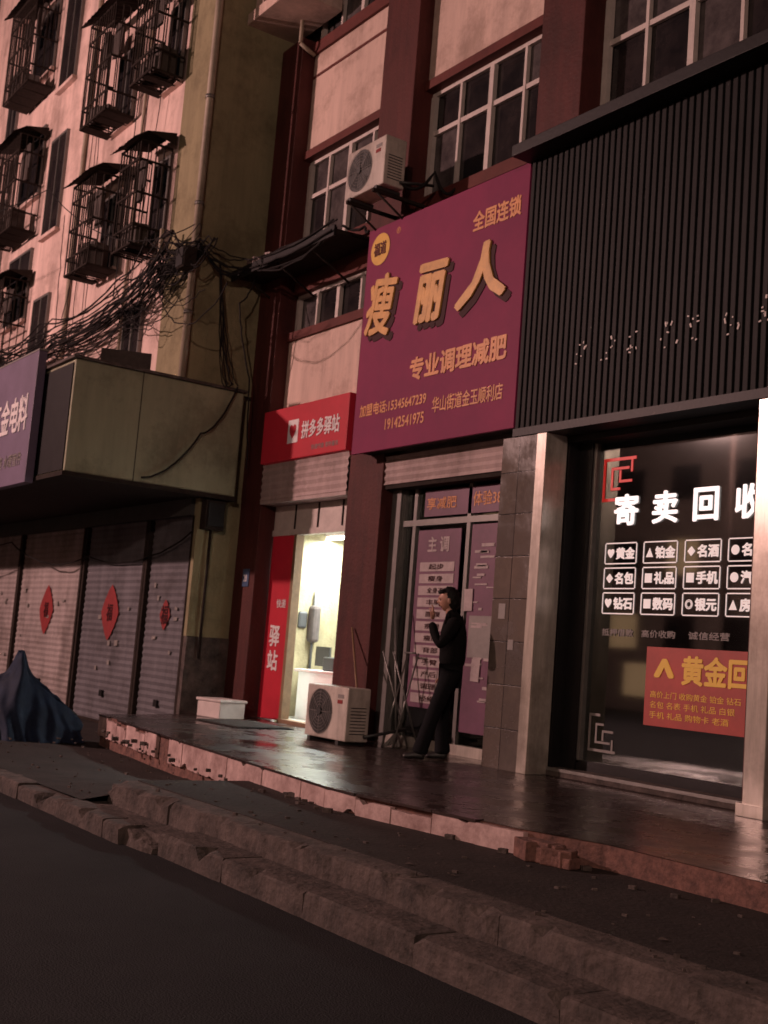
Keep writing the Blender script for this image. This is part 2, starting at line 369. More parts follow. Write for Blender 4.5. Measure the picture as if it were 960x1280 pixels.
# ---------------------------------------------------------------- left building
g=G('left_apartment_building')
g.box('front_wall','cream',-60,-16.4,6.9,7.2,5.02,17)
g.box('corner_strip','olive',-16.4,-15.4,6.89,7.2,5.02,17)
g.box('side_wall','olive',-15.7,-15.395,7.2,12,5.02,17)
g.box('side_wall_low','olive',-15.7,-15.39,7.75,12,.0,5.0)
g.box('ground_soffit','dwall',-60,-15.5,7.26,7.6,3.2,3.5)
g.box('corner_pier_brick','conc',-15.48,-15.36,7.32,8.0,0,1.5,jit=.01)
g.box('corner_pier_upper','olive',-15.50,-15.38,7.32,8.0,1.5,3.5)
g.box('inner_back','dwall',-60,-15.7,7.7,7.8,0,3.5)
def slot(x0,x1,z0,z1):
    g.box('slot_glass','darkglass',x0,x1,6.86,6.9,z0,z1)
    g.box('slot_frames','alu',x0-.04,x0,6.84,6.9,z0,z1);g.box('slot_frames','alu',x1,x1+.04,6.84,6.9,z0,z1)
    g.box('slot_frames','alu',x0-.04,x1+.04,6.84,6.9,z1,z1+.05);g.box('slot_frames','alu',(x0+x1)/2-.02,(x0+x1)/2+.02,6.845,6.9,z0,z1)
    g.box('slot_sills','cream',x0-.08,x1+.08,6.8,6.9,z0-.07,z0)
for z in (5.7,8.9,11.9,14.6):
    slot(-22.5,-21.7,z,z+1.9)
    slot(-25.9,-25.3,z,z+1.5); slot(-29.5,-28,z,z+1.5); slot(-33,-31.5,z,z+1.5)
slot(-17.75,-17.1,5.3,6.5)
for z in (7.4,9.95,12.6):
    slot(-19.2,-18.5,z,z+1.3); slot(-17.1,-16.6,z,z+1.3); slot(-24.4,-23.1,z,z+1.4)
g.cyl('drain_pipe','pipe',(-15.33,6.84,5.02),(-15.33,6.84,17),.055)
for z in (6,7.6,9.2,10.8,12.4): g.cyl('pipe_clips','alu',(-15.33,6.84,z),(-15.33,6.84,z+.05),.068)
g.cyl('thin_pipe','pipe',(-20.6,6.85,5.02),(-20.6,6.85,17),.04); g.cyl('thin_pipe','pipe',(-17.9,6.86,5.02),(-17.9,6.86,17),.028)
g.box('roof','farwall',-60,-15.3,6.7,12,17,17.3)
g.done()

def cage(name,x0,x1,z0,z1,yb=6.84,d=.5):
    g=G(name); yf=yb-d; h=z1-z0
    def bar(a,b_,r=.012): g.cyl('bars','iron',a,b_,r,n=5,caps=False)
    n=int((x1-x0)/.10)
    for k in range(n+1):
        x=x0+(x1-x0)*k/n; bar((x,yf+U(-.01,.01),z0),(x,yf,z1)); bar((x,yf,z0),(x,yb,z0))
    m_=int(d/.11)
    for k in range(m_+1):
        y=yf+d*k/m_
        for X in (x0,x1): bar((X,y,z0),(X,y,z1))
    for z in (z0,z0+h*.18,z0+h*.5,z0+h*.82,z1):
        bar((x0,yf,z),(x1,yf,z),.02); bar((x0,yf,z),(x0,yb,z),.02); bar((x1,yf,z),(x1,yb,z),.02)
    b=g.bm('awning_sheet','iron'); N_=18; rr=[]
    for k in range(N_+1):
        x=x0-.12+(x1-x0+.24)*k/N_; w=.018*(k%2)
        rr.append([b.verts.new((x,yb,z1+.22+w)),b.verts.new((x,yf+.05,z1+.12+w)),b.verts.new((x,yf-.16,z1-.04+w+U(-.01,.01)))])
    for k in range(N_):
        for j in range(2): b.faces.new((rr[k][j],rr[k+1][j],rr[k+1][j+1],rr[k][j+1]))
    g.poly('awning_cheek','iron',[(x1+.12,yb,z1+.22),(x1+.12,yf+.05,z1+.12),(x1+.12,yb,z1+.02)])
    for k in range(4):
        X=x0+(x1-x0)*k/4
        if R()<.8: g.box('floor_tray','iron',X,X+(x1-x0)/4-.03,yf+.02,yb,z0-.02,z0,jit=.008)
    for k in range(8):
        X=U(x0+.05,x1-.3); s=U(.12,.34)
        g.box('stored_clutter','curtain',X,X+s,yf+.08,yf+.1+s*.8,z0,z0+s*U(.6,1.6),rot=RZ(U(-20,20)))
    for k in range(5):
        X=U(x0+.1,x1-.25); zz=z1-U(.5,.9); g.box('hanging_clothes','curtain',X,X+U(.12,.28),yb-.3,yb-.26,zz,z1-.15,jit=.03)
    g.done()
cage('window_cage',-19.35,-18.3,7.3,8.85); cage('window_cage',-17.25,-16.5,7.2,8.8)
cage('window_cage',-19.4,-18.25,9.9,11.75); cage('window_cage',-17.25,-16.4,9.9,11.7)
cage('window_cage',-24.5,-22.9,9.1,11.0); cage('window_cage',-24.5,-22.9,12.1,14.0)
cage('window_cage',-19.4,-18.25,12.8,14.4); cage('window_cage',-17.25,-16.4,12.8,14.4); cage('window_cage',-24.5,-22.9,6.3,8.1)
cage('window_cage',-16.0,-15.42,11.25,12.6,yb=7.34,d=.5)

g=G('shop_canopy')
g.box('canopy_body','oliveb',-60,-15.15,5.25,7.75,3.5,5.0,bevel=.02)
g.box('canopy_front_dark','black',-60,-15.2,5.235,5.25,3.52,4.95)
g.box('panel_seam','iron',-15.155,-15.147,6.2,6.212,3.5,5.0)
g.box('canopy_cap','conc',-60,-15.10,5.2,7.78,5.0,5.04,bevel=.005)
g.box('canopy_trim','iron',-60,-15.13,5.22,7.76,3.44,3.5)
for k in range(12):
    X=U(-20,-15.4); s=U(.08,.3); g.box('roof_junk','curtain',X,X+s,5.5+U(0,1),6.1+U(0,.5),5.04,5.04+U(.05,.25),rot=RZ(U(-30,30)))
g.done()
g=G('hardware_shop_sign')
g.box('sign_panel','signgrey',-27,-16.2,5.08,5.2,3.4,5.25,bevel=.008)
g.box('sign_edge','dim',-27.02,-16.18,5.075,5.205,5.25,5.27)
g.text('sign_letters','signwhite','国兴五金电料',-18.75,-16.38,4.15,4.68,5.078,.02,.01)
g.text('sign_small_letters','dim','电线电缆 开关插座 水暖管件',-18.9,-16.45,3.66,3.85,5.078,.01,.004)
g.done()
for nm,x0,x1,m in (('roller_shutter',-23.0,-19.75,'shut2'),('roller_shutter',-19.6,-17.12,'shut1'),('roller_shutter',-17.0,-15.52,'shut1'),('roller_shutter',-26.4,-23.1,'shut2')):
    g=G(nm); b=g.bm('slats',m); n=64; rr=[]
    for k in range(n+1):
        z=3.2*k/n; dy=U(-.003,.003); rr.append((b.verts.new((x0,7.38+(k%2)*.016+dy,z)),b.verts.new((x1,7.38+(k%2)*.016+dy,z))))
    for k in range(n): b.faces.new((rr[k][0],rr[k][1],rr[k+1][1],rr[k+1][0]))
    g.box('guide_rails','iron',x0-.05,x0+.02,7.32,7.42,0,3.2); g.box('guide_rails','iron',x1-.02,x1+.05,7.32,7.42,0,3.2)
    g.box('bottom_bar','iron',x0,x1,7.36,7.41,0,.07); g.box('lock','black',(x0+x1)/2-.06,(x0+x1)/2+.06,7.345,7.37,.45,.55)
    cx=(x0+x1)/2; cz=1.78; s=.36 if x0<-17.1 else .18
    if x0>-24:
        b=g.bm('paper_diamond','fu'); pts=[]
        for i in range(16):
            a=i*math.pi/8; rr_=s*(1.0 if i%4==0 else (.80 if i%2==0 else .86)); pts.append(b.verts.new((cx+rr_*math.cos(a),7.365,cz+rr_*1.25*math.sin(a))))
        b.faces.new(pts)
        g.text('paper_character','goldd','福',cx-.12,cx+.12,cz-.14,cz+.14,7.363,.02,.002)
    for k in range(6):
        X=U(x0+.2,x1-.4); Z=U(.8,2.2); g.box('stuck_ads','dim',X,X+U(.06,.14),7.362,7.366,Z,Z+U(.04,.09),rot=RY(U(-8,8)))
    g.done()
g=G('meter_box'); g.box('case','iron',-15.37,-15.2,7.35,7.65,3.0,3.42,bevel=.01); g.box('cover','black',-15.2,-15.18,7.38,7.62,3.05,3.38)
g.cyl('conduit','iron',(-15.3,7.5,1.2),(-15.3,7.5,3.0),.02); g.done()
g=G('door_number_plaque'); g.box('plate','blue',-15.1,-14.92,7.965,7.978,2.25,2.5,bevel=.004); g.text('number','signwhite','28',-15.06,-14.96,2.32,2.42,7.964,.01,.002); g.done()

# ---------------------------------------------------------------- purple sign
g=G('beauty_salon_sign')
g.box('sign_panel','purple',-12.1,-9.12,7.7,7.74,3.82,6.62,bevel=.004)
g.box('sign_frame','iron',-12.08,-9.14,7.74,7.97,3.85,6.6)
y=7.699
for ch,x0,x1,z0,z1,rz in (('瘦',-12.0,-11.36,5.20,5.98,-.10),('丽',-10.98,-10.38,5.20,5.92,-.04),('人',-10.22,-9.36,5.22,5.92,.05)):
    g.text('big_letter_shadow','goldd',ch,x0+.06,x1+.08,z0-.08,z1-.06,y,.04,.006,.15,rz)
    g.text('big_letters','gold',ch,x0,x1,z0,z1,y-.008,.022 if ch=='瘦' else .036,.02,.15,rz)
g.text('orange_text','orange','全国连锁',-10.02,-9.22,6.08,6.31,y,.03,.004)
g.text('orange_text','orange','专业调理减肥',-11.0,-9.3,4.56,4.84,y,.035,.006)
g.text('orange_text','orange','加盟电话:15345647239',-11.98,-10.64,4.26,4.41,y,.02,.003)
g.text('orange_text','orange','19142541975',-11.42,-10.66,4.05,4.18,y,.02,.003)
g.text('orange_text','orange','华山街道金玉顺利店',-10.52,-9.32,4.14,4.32,y,.015,.003)
b=g.bm('badge_disc','yellow'); ring=[b.verts.new((-11.82+.2*math.cos(a),y-.006,6.33+.2*math.sin(a))) for a in [i*math.pi/16 for i in range(32)]]
b.faces.new(ring)
g.text('badge_text','redband','福道',-11.95,-11.69,6.25,6.42,y-.008,.02,.003); g.text('orange_text','orange','®',-11.5,-11.42,6.44,6.52,y,.0,.002)
g.done()
# ---------------------------------------------------------------- black ribbed sign
g=G('pawnshop_sign')
g.box('backing','blacksign',-9.1,-2.0,7.72,7.97,3.78,6.6)
x=-9.09
while x<-2.02:
    g.box('ribs','blacksign',x,x+.055,7.695,7.72,3.8,6.6,bevel=.006); x+=.08
g.box('roof_lip','black',-9.14,-1.98,7.45,7.97,6.6,6.72,bevel=.006); g.box('bottom_trim','black',-9.1,-1.98,7.68,7.97,3.72,3.8)
for cx,wd in ((-8.2,.16),(-7.85,.2),(-7.55,.14),(-7.1,.2),(-6.85,.12),(-6.4,.2),(-6.12,.16),(-5.7,.2),(-5.3,.2)):
    for k in range(7):
        X=cx+U(-wd/2,wd/2); Z=4.42+U(-.12,.12)
        if R()<.4: g.box('letter_remnants','white',X,X+U(.010,.018),7.685,7.693,Z,Z+U(.015,.05),rot=RY(U(-25,25)))
        else: g.box('letter_remnants','white',X,X+U(.012,.03),7.685,7.693,Z,Z+.013,rot=RY(U(-25,25)))
g.done()

# ---------------------------------------------------------------- courier shop
g=G('parcel_shop')
g.box('sign_box','redsign',-14.76,-12.56,7.9,8.19,3.96,4.70,bevel=.01)
g.box('logo_tile','signwhite',-14.05,-13.78,7.895,7.9,4.18,4.50,bevel=.002)
g.text('logo_heart','redsign','♥',-14.0,-13.83,4.24,4.43,7.893,.0,.003)
g.text('sign_letters','signwhite','拼多多驿站',-13.68,-12.74,4.21,4.45,7.898,.02,.006)
g.text('sign_small','dim','快递代收 寄件服务',-13.4,-12.74,4.04,4.11,7.898,.0,.002)
b=g.bm('shutter_box','pale'); rr=[]; n=10
for k in range(n+1):
    z=3.45+.5*k/n; rr.append((b.verts.new((-14.77,7.95+(k%2)*.02,z)),b.verts.new((-12.56,7.95+(k%2)*.02,z))))
for k in range(n): b.faces.new((rr[k][0],rr[k][1],rr[k+1][1],rr[k+1][0]))
g.box('shutter_box_bottom','pale',-14.77,-12.56,7.96,8.2,3.40,3.45)
g.box('transom_panel','white',-14.77,-12.56,8.22,8.26,3.06,3.40)
for x in (-14.2,-13.6,-13.0): g.box('transom_bars','iron',x,x+.025,8.205,8.22,3.06,3.40)
g.box('door_head','white',-14.77,-12.56,8.2,8.3,2.98,3.06)
g.box('red_panel','redsign',-14.77,-14.12,8.22,8.27,.47,2.98,bevel=.004)
g.text('panel_letters','signwhite','驿',-14.62,-14.34,1.45,1.74,8.218,.025,.004); g.text('panel_letters','signwhite','站',-14.62,-14.34,1.12,1.40,8.218,.025,.004)
g.text('panel_letters','dim','快递',-14.5,-14.25,1.98,2.1,8.218,.01,.004)
g.box('door_jamb','wood',-14.12,-14.05,8.18,8.3,.45,2.98); g.box('door_jamb','white',-12.66,-12.56,8.18,8.3,.45,2.98)
g.box('threshold','wood',-14.12,-12.56,8.16,8.35,.45,.50)
g.box('room_left','inwall',-16.7,-16.6,8.46,12,.45,3.3); g.box('room_back','inwall',-16.6,-12.4,11.2,11.3,.45,3.3)
g.box('room_right','inwall',-12.42,-12.36,8.41,11.2,.45,3.3); g.box('room_ceiling','inwall',-16.6,-12.4,8.41,11.2,3.2,3.3)
g.box('room_front_left','inwall',-16.6,-14.78,8.46,8.5,.45,3.2)
g.box('room_floor','infloor',-16.6,-12.4,8.41,11.2,.40,.455)
g.box('tube_fitting','white',-15.6,-13.2,9.45,9.55,3.15,3.2); g.cyl('light_tube','tube',(-15.5,9.5,3.12),(-13.3,9.5,3.12),.022)
for s,z in enumerate((.62,1.08)):
    g.box('shelf_boards','alu',-16.55,-16.15,8.8,11.1,z,z+.02)
    Y=8.85
    while Y<10.9:
        w=U(.14,.34); h=U(.12,.36); k=random.choice(['card','card','white2','blue','acdark'])
        g.box('parcels_'+k,k,-16.5,-16.2+U(0,.08),Y,Y+w,z+.02,z+.02+h,rot=RZ(U(-6,6))); Y+=w+.02
g.box('wall_router','acdark',-16.6,-16.52,9.35,9.6,2.05,2.2,bevel=.01)
for k in range(7):
    Y=8.95+k*.27; g.box('wall_papers','white2',-16.6,-16.592,Y,Y+.19,1.72+U(-.08,.1),2.0+U(-.04,.08))
for k,Y in enumerate((9.1,9.62,9.9,10.35)):
    g.box('hanging_tools','acdark',-16.6,-16.54,Y,Y+.05,1.6,2.35-k*.12)
g.cyl('wall_cable','acdark',(-16.58,9.5,2.2),(-16.58,9.5,3.2),.008,n=6)
# metal rack with parcels, standing in view of the door
for a in ((-14.9,9.95),(-14.2,9.95),(-14.9,10.35),(-14.2,10.35)): g.box('rack_posts','acdark',a[0]-.015,a[0]+.015,a[1]-.015,a[1]+.015,.455,2.35)
for z in (.8,1.25,1.7,2.15):
    g.box('rack_shelves','alu',-14.92,-14.18,9.94,10.36,z,z+.02); X=-14.88
    while X<-14.4:
        w=U(.08,.22); k=random.choice(['card','acdark','white2','blue','dim']); g.box('rack_items_'+k,k,X,X+w,9.98,10.25,z+.02,z+.02+U(.08,.32),rot=RZ(U(-10,10))); X+=w+.02
g.cyl('coat_stand','acdark',(-15.35,9.35,.455),(-15.35,9.35,2.3),.02); g.box('hanging_coat','curtain',-15.47,-15.24,9.28,9.42,1.55,2.1,bevel=.05); g.box('hanging_bag','acdark',-15.5,-15.35,9.1,9.25,1.75,2.0,bevel=.03)
g.box('counter_top','white2',-15.2,-14.0,9.0,9.5,1.12,1.16,bevel=.005); g.box('counter_front','inwall',-15.15,-14.05,9.05,9.07,.455,1.12); g.box('counter_side','inwall',-14.07,-14.05,9.05,9.45,.455,1.12)
g.box('printer','acdark',-14.6,-14.3,9.1,9.35,1.16,1.36,bevel=.02); g.box('monitor','acdark',-15.05,-14.67,9.25,9.28,1.22,1.5); g.box('papers','signwhite',-14.25,-14.08,9.1,9.3,1.16,1.20)
g.box('stool_seat','blue',-13.75,-13.45,8.75,9.05,.85,.9,bevel=.01)
for a in ((-13.73,8.77),(-13.47,8.77),(-13.73,9.03),(-13.47,9.03)): g.cyl('stool_legs','alu',(a[0],a[1],.455),(a[0],a[1],.86),.012)
for k in range(9):
    s=U(.18,.35); X=U(-16.0,-13.3);Y=U(9.7,10.9); g.box('floor_parcels','card',X,X+s,Y,Y+s*.8,.455,.455+s*.8,rot=RZ(U(-40,40)))
g.done()
pl=bpy.data.lights.new('shop_tube_light','AREA'); pl.shape='RECTANGLE'; pl.size=2.2; pl.size_y=.1; pl.energy=330; pl.color=(.93,1,.95)
o=bpy.data.objects.new('shop_tube_light',pl); o.location=(-14.4,9.5,3.08); link(o,bpy.data.objects['parcel_shop'])

# ---------------------------------------------------------------- salon shop front
g=G('salon_shopfront')
b=g.bm('shutter_box','pale'); rr=[]; n=8
for k in range(n+1):
    z=3.47+.34*k/n; rr.append((b.verts.new((-11.8,8.0+(k%2)*.018,z)),b.verts.new((-9.42,8.0+(k%2)*.018,z))))
for k in range(n): b.faces.new((rr[k][0],rr[k][1],rr[k+1][1],rr[k+1][0]))
g.box('box_bottom','iron',-11.8,-9.42,8.02,8.2,3.42,3.47)
g.box('left_frame','alu',-11.8,-11.62,8.15,8.25,.45,3.42)
for x in (-11.62,-11.38,-10.36,-9.56): g.box('mullions','alu',x-.03,x+.03,8.2,8.27,.45,3.42)
g.box('transom','alu',-11.6,-9.42,8.195,8.26,2.98,3.05); g.box('threshold','steel',-11.6,-9.42,8.17,8.3,.45,.56)
g.box('glass','glassdoor',-11.6,-9.42,8.235,8.24,.56,2.98); g.box('glass','glassdoor',-11.6,-9.42,8.235,8.24,3.05,3.42)
g.box('banner','ppost',-11.2,-9.45,8.20,8.205,3.08,3.38)
g.text('banner_text','orange','享减肥',-11.15,-10.6,3.16,3.30,8.198,.01,.002); g.text('banner_text','orange','体验38元',-10.3,-9.65,3.16,3.32,8.198,.01,.002)
g.box('price_board','ppost',-11.25,-10.45,8.18,8.19,.9,2.92,bevel=.002)
g.text('price_title','pprow','主 调',-11.05,-10.65,2.66,2.84,8.178,.03,.002)
rows=['起步','瘦身','全身不瘦','丰胸','腰腹','瘦腿','瘦脸','背部','手臂','产后','调理','经络']
for k,t in enumerate(rows):
    z=2.44-k*.135; g.box('price_rows','pprow',-11.17,-10.53,8.174,8.18,z,z+.105); g.text('price_text','goldd',t,-11.0,-10.72+(.12 if len(t)>2 else 0),z+.02,z+.085,8.173,.02,.001)
g.box('door_poster','ppost',-10.26,-9.64,8.18,8.19,.7,2.95,bevel=.002)
for k in range(26):
    z=U(.9,2.8); x=U(-10.22,-9.9); g.box('poster_blocks','pprow',x,x+U(.05,.24),8.172,8.178,z,z+U(.012,.035))
g.box('poster_photo','dim',-10.2,-9.72,8.174,8.179,1.5,1.95)
for k in range(3):
    z=(1.62,2.0,1.25)[k]; g.box('door_notices','pprow',-10.5+k*.2,-10.36+k*.2,8.165,8.17,z,z+.24,rot=RY(U(-3,3)))
for x in (-10.32,):
    g.cyl('door_handle','steel',(x,8.12,1.2),(x,8.12,1.9),.014); g.cyl('door_handle','steel',(x,8.12,1.25),(x,8.2,1.25),.01); g.cyl('door_handle','steel',(x,8.12,1.85),(x,8.2,1.85),.01)
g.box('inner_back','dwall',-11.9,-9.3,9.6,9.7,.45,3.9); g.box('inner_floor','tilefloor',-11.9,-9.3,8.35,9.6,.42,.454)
g.box('inner_sofa','curtain',-11.2,-10.2,9.0,9.5,.454,.9,bevel=.05)
g.done()

# ---------------------------------------------------------------- pawn shop
g=G('tiled_column')
g.box('column_tiles','tilewall',-9.26,-8.74,7.7,7.97,.45,3.72,bevel=.003)
g.box('steel_corner','steel',-8.74,-8.60,7.69,7.97,.45,3.72,bevel=.006)
g.box('column_notices','dim',-9.15,-9.05,7.695,7.7,1.9,2.05); g.box('column_notices','dim',-8.98,-8.9,7.695,7.7,1.6,1.7)
g.done()
g=G('steel_post'); g.box('post_shell','steel',-6.12,-5.92,7.7,7.95,.47,3.72,bevel=.008); g.box('post_plinth','steel',-6.15,-5.89,7.66,7.97,.45,.55,bevel=.005); g.done()
g=G('pawnshop_front')
g.box('black_side_panel','black',-8.95,-8.58,7.98,8.3,.45,3.72); g.box('black_side_panel','black',-8.62,-8.40,8.12,8.3,.45,3.72)
g.box('soffit','black',-9.0,-5.9,7.97,8.3,3.66,3.74)
g.box('frame','alu',-8.4,-8.36,8.14,8.24,.6,3.66)
g.box('frame_low','black',-8.4,-5.9,8.14,8.26,.45,.62); g.box('sill_step','conc',-8.7,-5.9,7.95,8.14,.45,.53,bevel=.008); g.box('sill_edge','alu',-8.7,-5.9,7.94,7.95,.50,.53)
g.box('shop_glass','glass',-8.36,-5.9,8.19,8.2,.62,3.66)
y=8.186
for t,x0,w in zip('寄卖回收',(-8.12,-7.64,-7.16,-6.70),(.30,.30,.28,.28)): g.text('lit_title','led',t,x0,x0+w,2.84,3.14,y,.026,.012)
lab=['黄金','铂金','名酒','名表','名包','礼品','手机','汽车','钻石','数码','银元','房产']; ic='♥▲♦●♦■▮●♥▬◎▲'
cx=[-8.22,-7.73,-7.24,-6.76]
def frame(x0,x1,z0,z1,t=.011):
    for a in ((x0+t,x1-t,z0,z0+t),(x0+t,x1-t,z1-t,z1),(x0,x0+t,z0+t,z1-t),(x1-t,x1,z0+t,z1-t)): g.box('label_frames','led2',a[0],a[1],y-.004,y,a[2],a[3])
for r in range(3):
    for c in range(4):
        x0=cx[c]; z1=2.68-r*.235; z0=z1-.205
        frame(x0,x0+.41,z0,z1); k=r*4+c
        g.text('label_text','led2',lab[k],x0+.145,x0+.385,z0+.045,z1-.045,y,.045,.003)
        g.text('label_icons','led2',ic[k],x0+.035,x0+.12,z0+.06,z1-.06,y,.0,.003)
g.text('dim_lines','dim','抵押借款',-8.2,-7.8,1.80,1.87,y,.02,.002); g.text('dim_lines','dim','高价收购',-7.7,-7.3,1.80,1.87,y,.02,.002); g.text('dim_lines','dim','诚信经营',-7.15,-6.7,1.80,1.87,y,.02,.002)
g.box('red_poster','poster',-7.62,-6.45,y-.004,y,1.02,1.72,bevel=.001)
g.text('poster_title','postery','黄金回收',-7.2,-6.2,1.40,1.66,y-.006,.035,.003)
for k in range(3): g.text('poster_lines','postery',['高价上门 收购黄金 铂金 钻石','名包 名表 手机 礼品 白银','手机 礼品 购物卡 老酒'][k],-7.55,-6.55-(k*.06),1.27-k*.09,1.33-k*.09,y-.006,.0,.002)
g.text('poster_title','postery','^',-7.52,-7.28,1.45,1.62,y-.006,.08,.003)
def orn(m,x,z,s,fx,fz):
    for a,b_,c,d in ((0,1,0,.07),(0,.07,.07,1),(.25,.8,.22,.28),(.25,.31,.28,.75),(.5,.56,.3,.52),(.5,.9,.52,.58),(.31,.55,.69,.75),(.85,.91,.07,.35),(.07,.4,.93,1)):
        X0,X1=sorted((x+fx*a*s,x+fx*b_*s)); Z0,Z1=sorted((z+fz*c*s,z+fz*d*s)); g.box('ornament_'+m,m,X0,X1,y-.004,y,Z0,Z1)
orn('neon',-8.30,3.5,.42,1,-1); orn('dim',-8.3,.72,.35,1,1)
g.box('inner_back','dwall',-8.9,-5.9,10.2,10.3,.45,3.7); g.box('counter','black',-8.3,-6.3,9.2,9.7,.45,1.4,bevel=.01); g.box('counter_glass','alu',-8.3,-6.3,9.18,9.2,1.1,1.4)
g.cyl('red_reflection_cone','redrefl',(-8.4,9.7,2.2),(-8.4,9.7,3.3),.5,.05,24); g.cyl('red_reflection_cone','redrefl',(-6.9,9.9,2.3),(-6.9,9.9,3.1),.4,.05,24)  # glowing cones added indoors to imitate the red reflection on the glass
g.done()

# ---------------------------------------------------------------- AC units
def ac(name,x0,z0,yf,w=.8,h=.55,d=.3,bracket=False):
    g=G(name); x1=x0+w;y1=yf+d
    g.box('casing','ac',x0,x1,yf,y1,z0+.04,z0+h,bevel=.015); g.box('feet','acdark',x0+.1,x0+.16,yf-.02,y1+.02,z0,z0+.04); g.box('feet','acdark',x1-.16,x1-.1,yf-.02,y1+.02,z0,z0+.04)
    cx=x0+w*.36; cz=z0+.04+(h-.04)/2; r=h*.40
    b=g.bm('fan_recess','acdark'); b.faces.new([b.verts.new((cx+r*math.cos(a),yf-.002,cz+r*math.sin(a))) for a in [i*math.pi/20 for i in range(40)]])
    for q in [k/7 for k in range(1,8)]:
        pr=None
        for i in range(33):
            a=i*math.pi/16; p=(cx+r*q*math.cos(a),yf-.014,cz+r*q*math.sin(a))
            if pr: g.cyl('grille_rings','dim',pr,p,.0025,n=4,caps=False)
            pr=p
    for i in range(8):
        a=i*math.pi/4; g.cyl('grille_spokes','dim',(cx,yf-.016,cz),(cx+r*math.cos(a),yf-.012,cz+r*math.sin(a)),.003,n=4)
    g.cyl('fan_hub','acdark',(cx,yf-.025,cz),(cx,yf-.005,cz),.04)
    for i in range(5):
        a=i*2*math.pi/5; g.poly('fan_blades','rubber',[(cx+.03*math.cos(a),yf-.006,cz+.03*math.sin(a)),(cx+r*.9*math.cos(a+.1),yf-.006,cz+r*.9*math.sin(a+.1)),(cx+r*.85*math.cos(a+.7),yf-.009,cz+r*.85*math.sin(a+.7))])
    g.box('badge','dim',x1-.2,x1-.08,yf-.004,yf,z0+h-.12,z0+h-.08); g.box('badge_red','fu',x1-.2,x1-.1,yf-.004,yf,z0+h-.18,z0+h-.14)
    for k in range(9): g.box('side_louvres','acdark',x1,x1+.004,yf+.05,y1-.05,z0+.12+k*.035,z0+.13+k*.035)
    g.cyl('pipes','acdark',(x1+.03,yf+.22,z0+.1),(x1+.03,8.0,z0+.2),.018)
    if bracket:
        for X in (x0+.13,x1-.13):
            g.box('bracket','iron',X-.02,X+.02,yf-.05,8.0,z0-.04,z0); g.cyl('bracket_stay','iron',(X,yf,z0-.03),(X,7.98,z0-.4),.014)
    g.done()
ac('air_conditioner_unit',-12.1,6.86,7.3,bracket=True,h=.64,w=.82)
ac('air_conditioner_unit',-11.85,.45,7.22,h=.62,w=.85)

g=G('foam_box'); g.box('box_body','white2',-14.85,-14.3,7.35,7.75,.45,.66,bevel=.012,rot=RZ(6)); g.box('box_lid','white2',-14.87,-14.28,7.33,7.77,.662,.70,bevel=.012,rot=RZ(7)); g.done()
g=G('door_mat'); g.box('mat_pile','iron',-14.0,-12.9,6.9,7.7,.454,.466,rot=RZ(2))
for k in range(12): g.box('mat_ribs','curtain',-13.97+k*.09,-13.94+k*.09,6.93,7.67,.466,.472)
g.done()
def broom(name,p0,p1):
    g=G(name); g.cyl('handle','wood',p0,p1,.012); d=(Vector(p1)-Vector(p0)).normalized()
    for k in range(26):
        a=Vector((U(-.12,.12),U(-.04,.04),0)); g.cyl('bristles','card',Vector(p0)+d*.18,Vector((p0[0],p0[1],.46))+a,.005,n=5)
    g.done()
broom('broom',(-11.3,7.62,.55),(-12.15,7.95,1.75))
g=G('mop'); g.cyl('handle','alu',(-11.0,7.9,.5),(-11.35,8.0,2.0),.011)
for k in range(30): a=k*.21; g.cyl('strands','dim',(-11.0,7.9,.62),(-11.0+.12*math.cos(a)*U(.5,1),7.85+.12*math.sin(a)*U(.5,1),.46),.008,n=5)
g.done()
g=G('folding_rack')
for x in (-11.05,-10.85):
    g.cyl('legs','alu',(x,7.75,.45),(x-.12,8.1,1.5),.010); g.cyl('legs','alu',(x-.12,7.75,1.5),(x,8.1,.45),.010)
g.cyl('rail','alu',(-11.17,8.05,1.5),(-10.97,8.05,1.5),.01); g.done()

# ---------------------------------------------------------------- tarp covered scooter
g=G('tarp_covered_scooter'); b=g.bm('tarp','tarp',0,True)
cx,cy=-14.75,4.82; ang=math.radians(76); ax=Vector((math.cos(ang),math.sin(ang),0)); sd=Vector((-ax.y,ax.x,0))
NS,NT=60,40; rows=[]
for i in range(NS+1):
    u=i/NS*2-1; L_=u*.82
    top=.22+.66*(1-abs(u))**.85+.20*math.exp(-((u-.02)/.09)**2)+.05*math.exp(-((u+.5)/.15)**2)
    row=[]
    for j in range(NT+1):
        t=j/NT*2-1; wv=.20+.25*(1-abs(u)**3); hw=.04+.20*math.exp(-((u+.02)/.14)**2)
        a=abs(t)
        if a<.3: y_=t/.3*hw; z=top-.05*(a/.3)**2
        else:
            q=(a-.3)/.7; y_=math.copysign(hw+(wv+.14-hw)*q**.9,t); z=top*(1-q)**1.05
        fold=(.045*math.sin(u*26+5*t)+.03*math.sin(u*11))*a+.04*noise.noise(Vector((u*6,t*5,1)))
        p=Vector((cx,cy,0))+ax*(L_+.03*math.sin(t*11+u*5)*(1-abs(u)*.3))+sd*(y_+fold)
        row.append(b.verts.new((p.x,p.y,max(.09+z,.10)+.02*noise.noise(Vector((u*11,t*9,4))))))
    rows.append(row)
for i in range(NS):
    for j in range(NT): b.faces.new((rows[i][j],rows[i+1][j],rows[i+1][j+1],rows[i][j+1]))
for s in (-.62,.6):
    c=Vector((cx,cy,.29))+ax*s
    for i in range(24):
        a0=i*math.pi/12;a1=a0+math.pi/12; g.cyl('tyres','rubber',c+(ax*math.cos(a0)+Vector((0,0,math.sin(a0))))*.17,c+(ax*math.cos(a1)+Vector((0,0,math.sin(a1))))*.17,.035,n=8)
g.done()

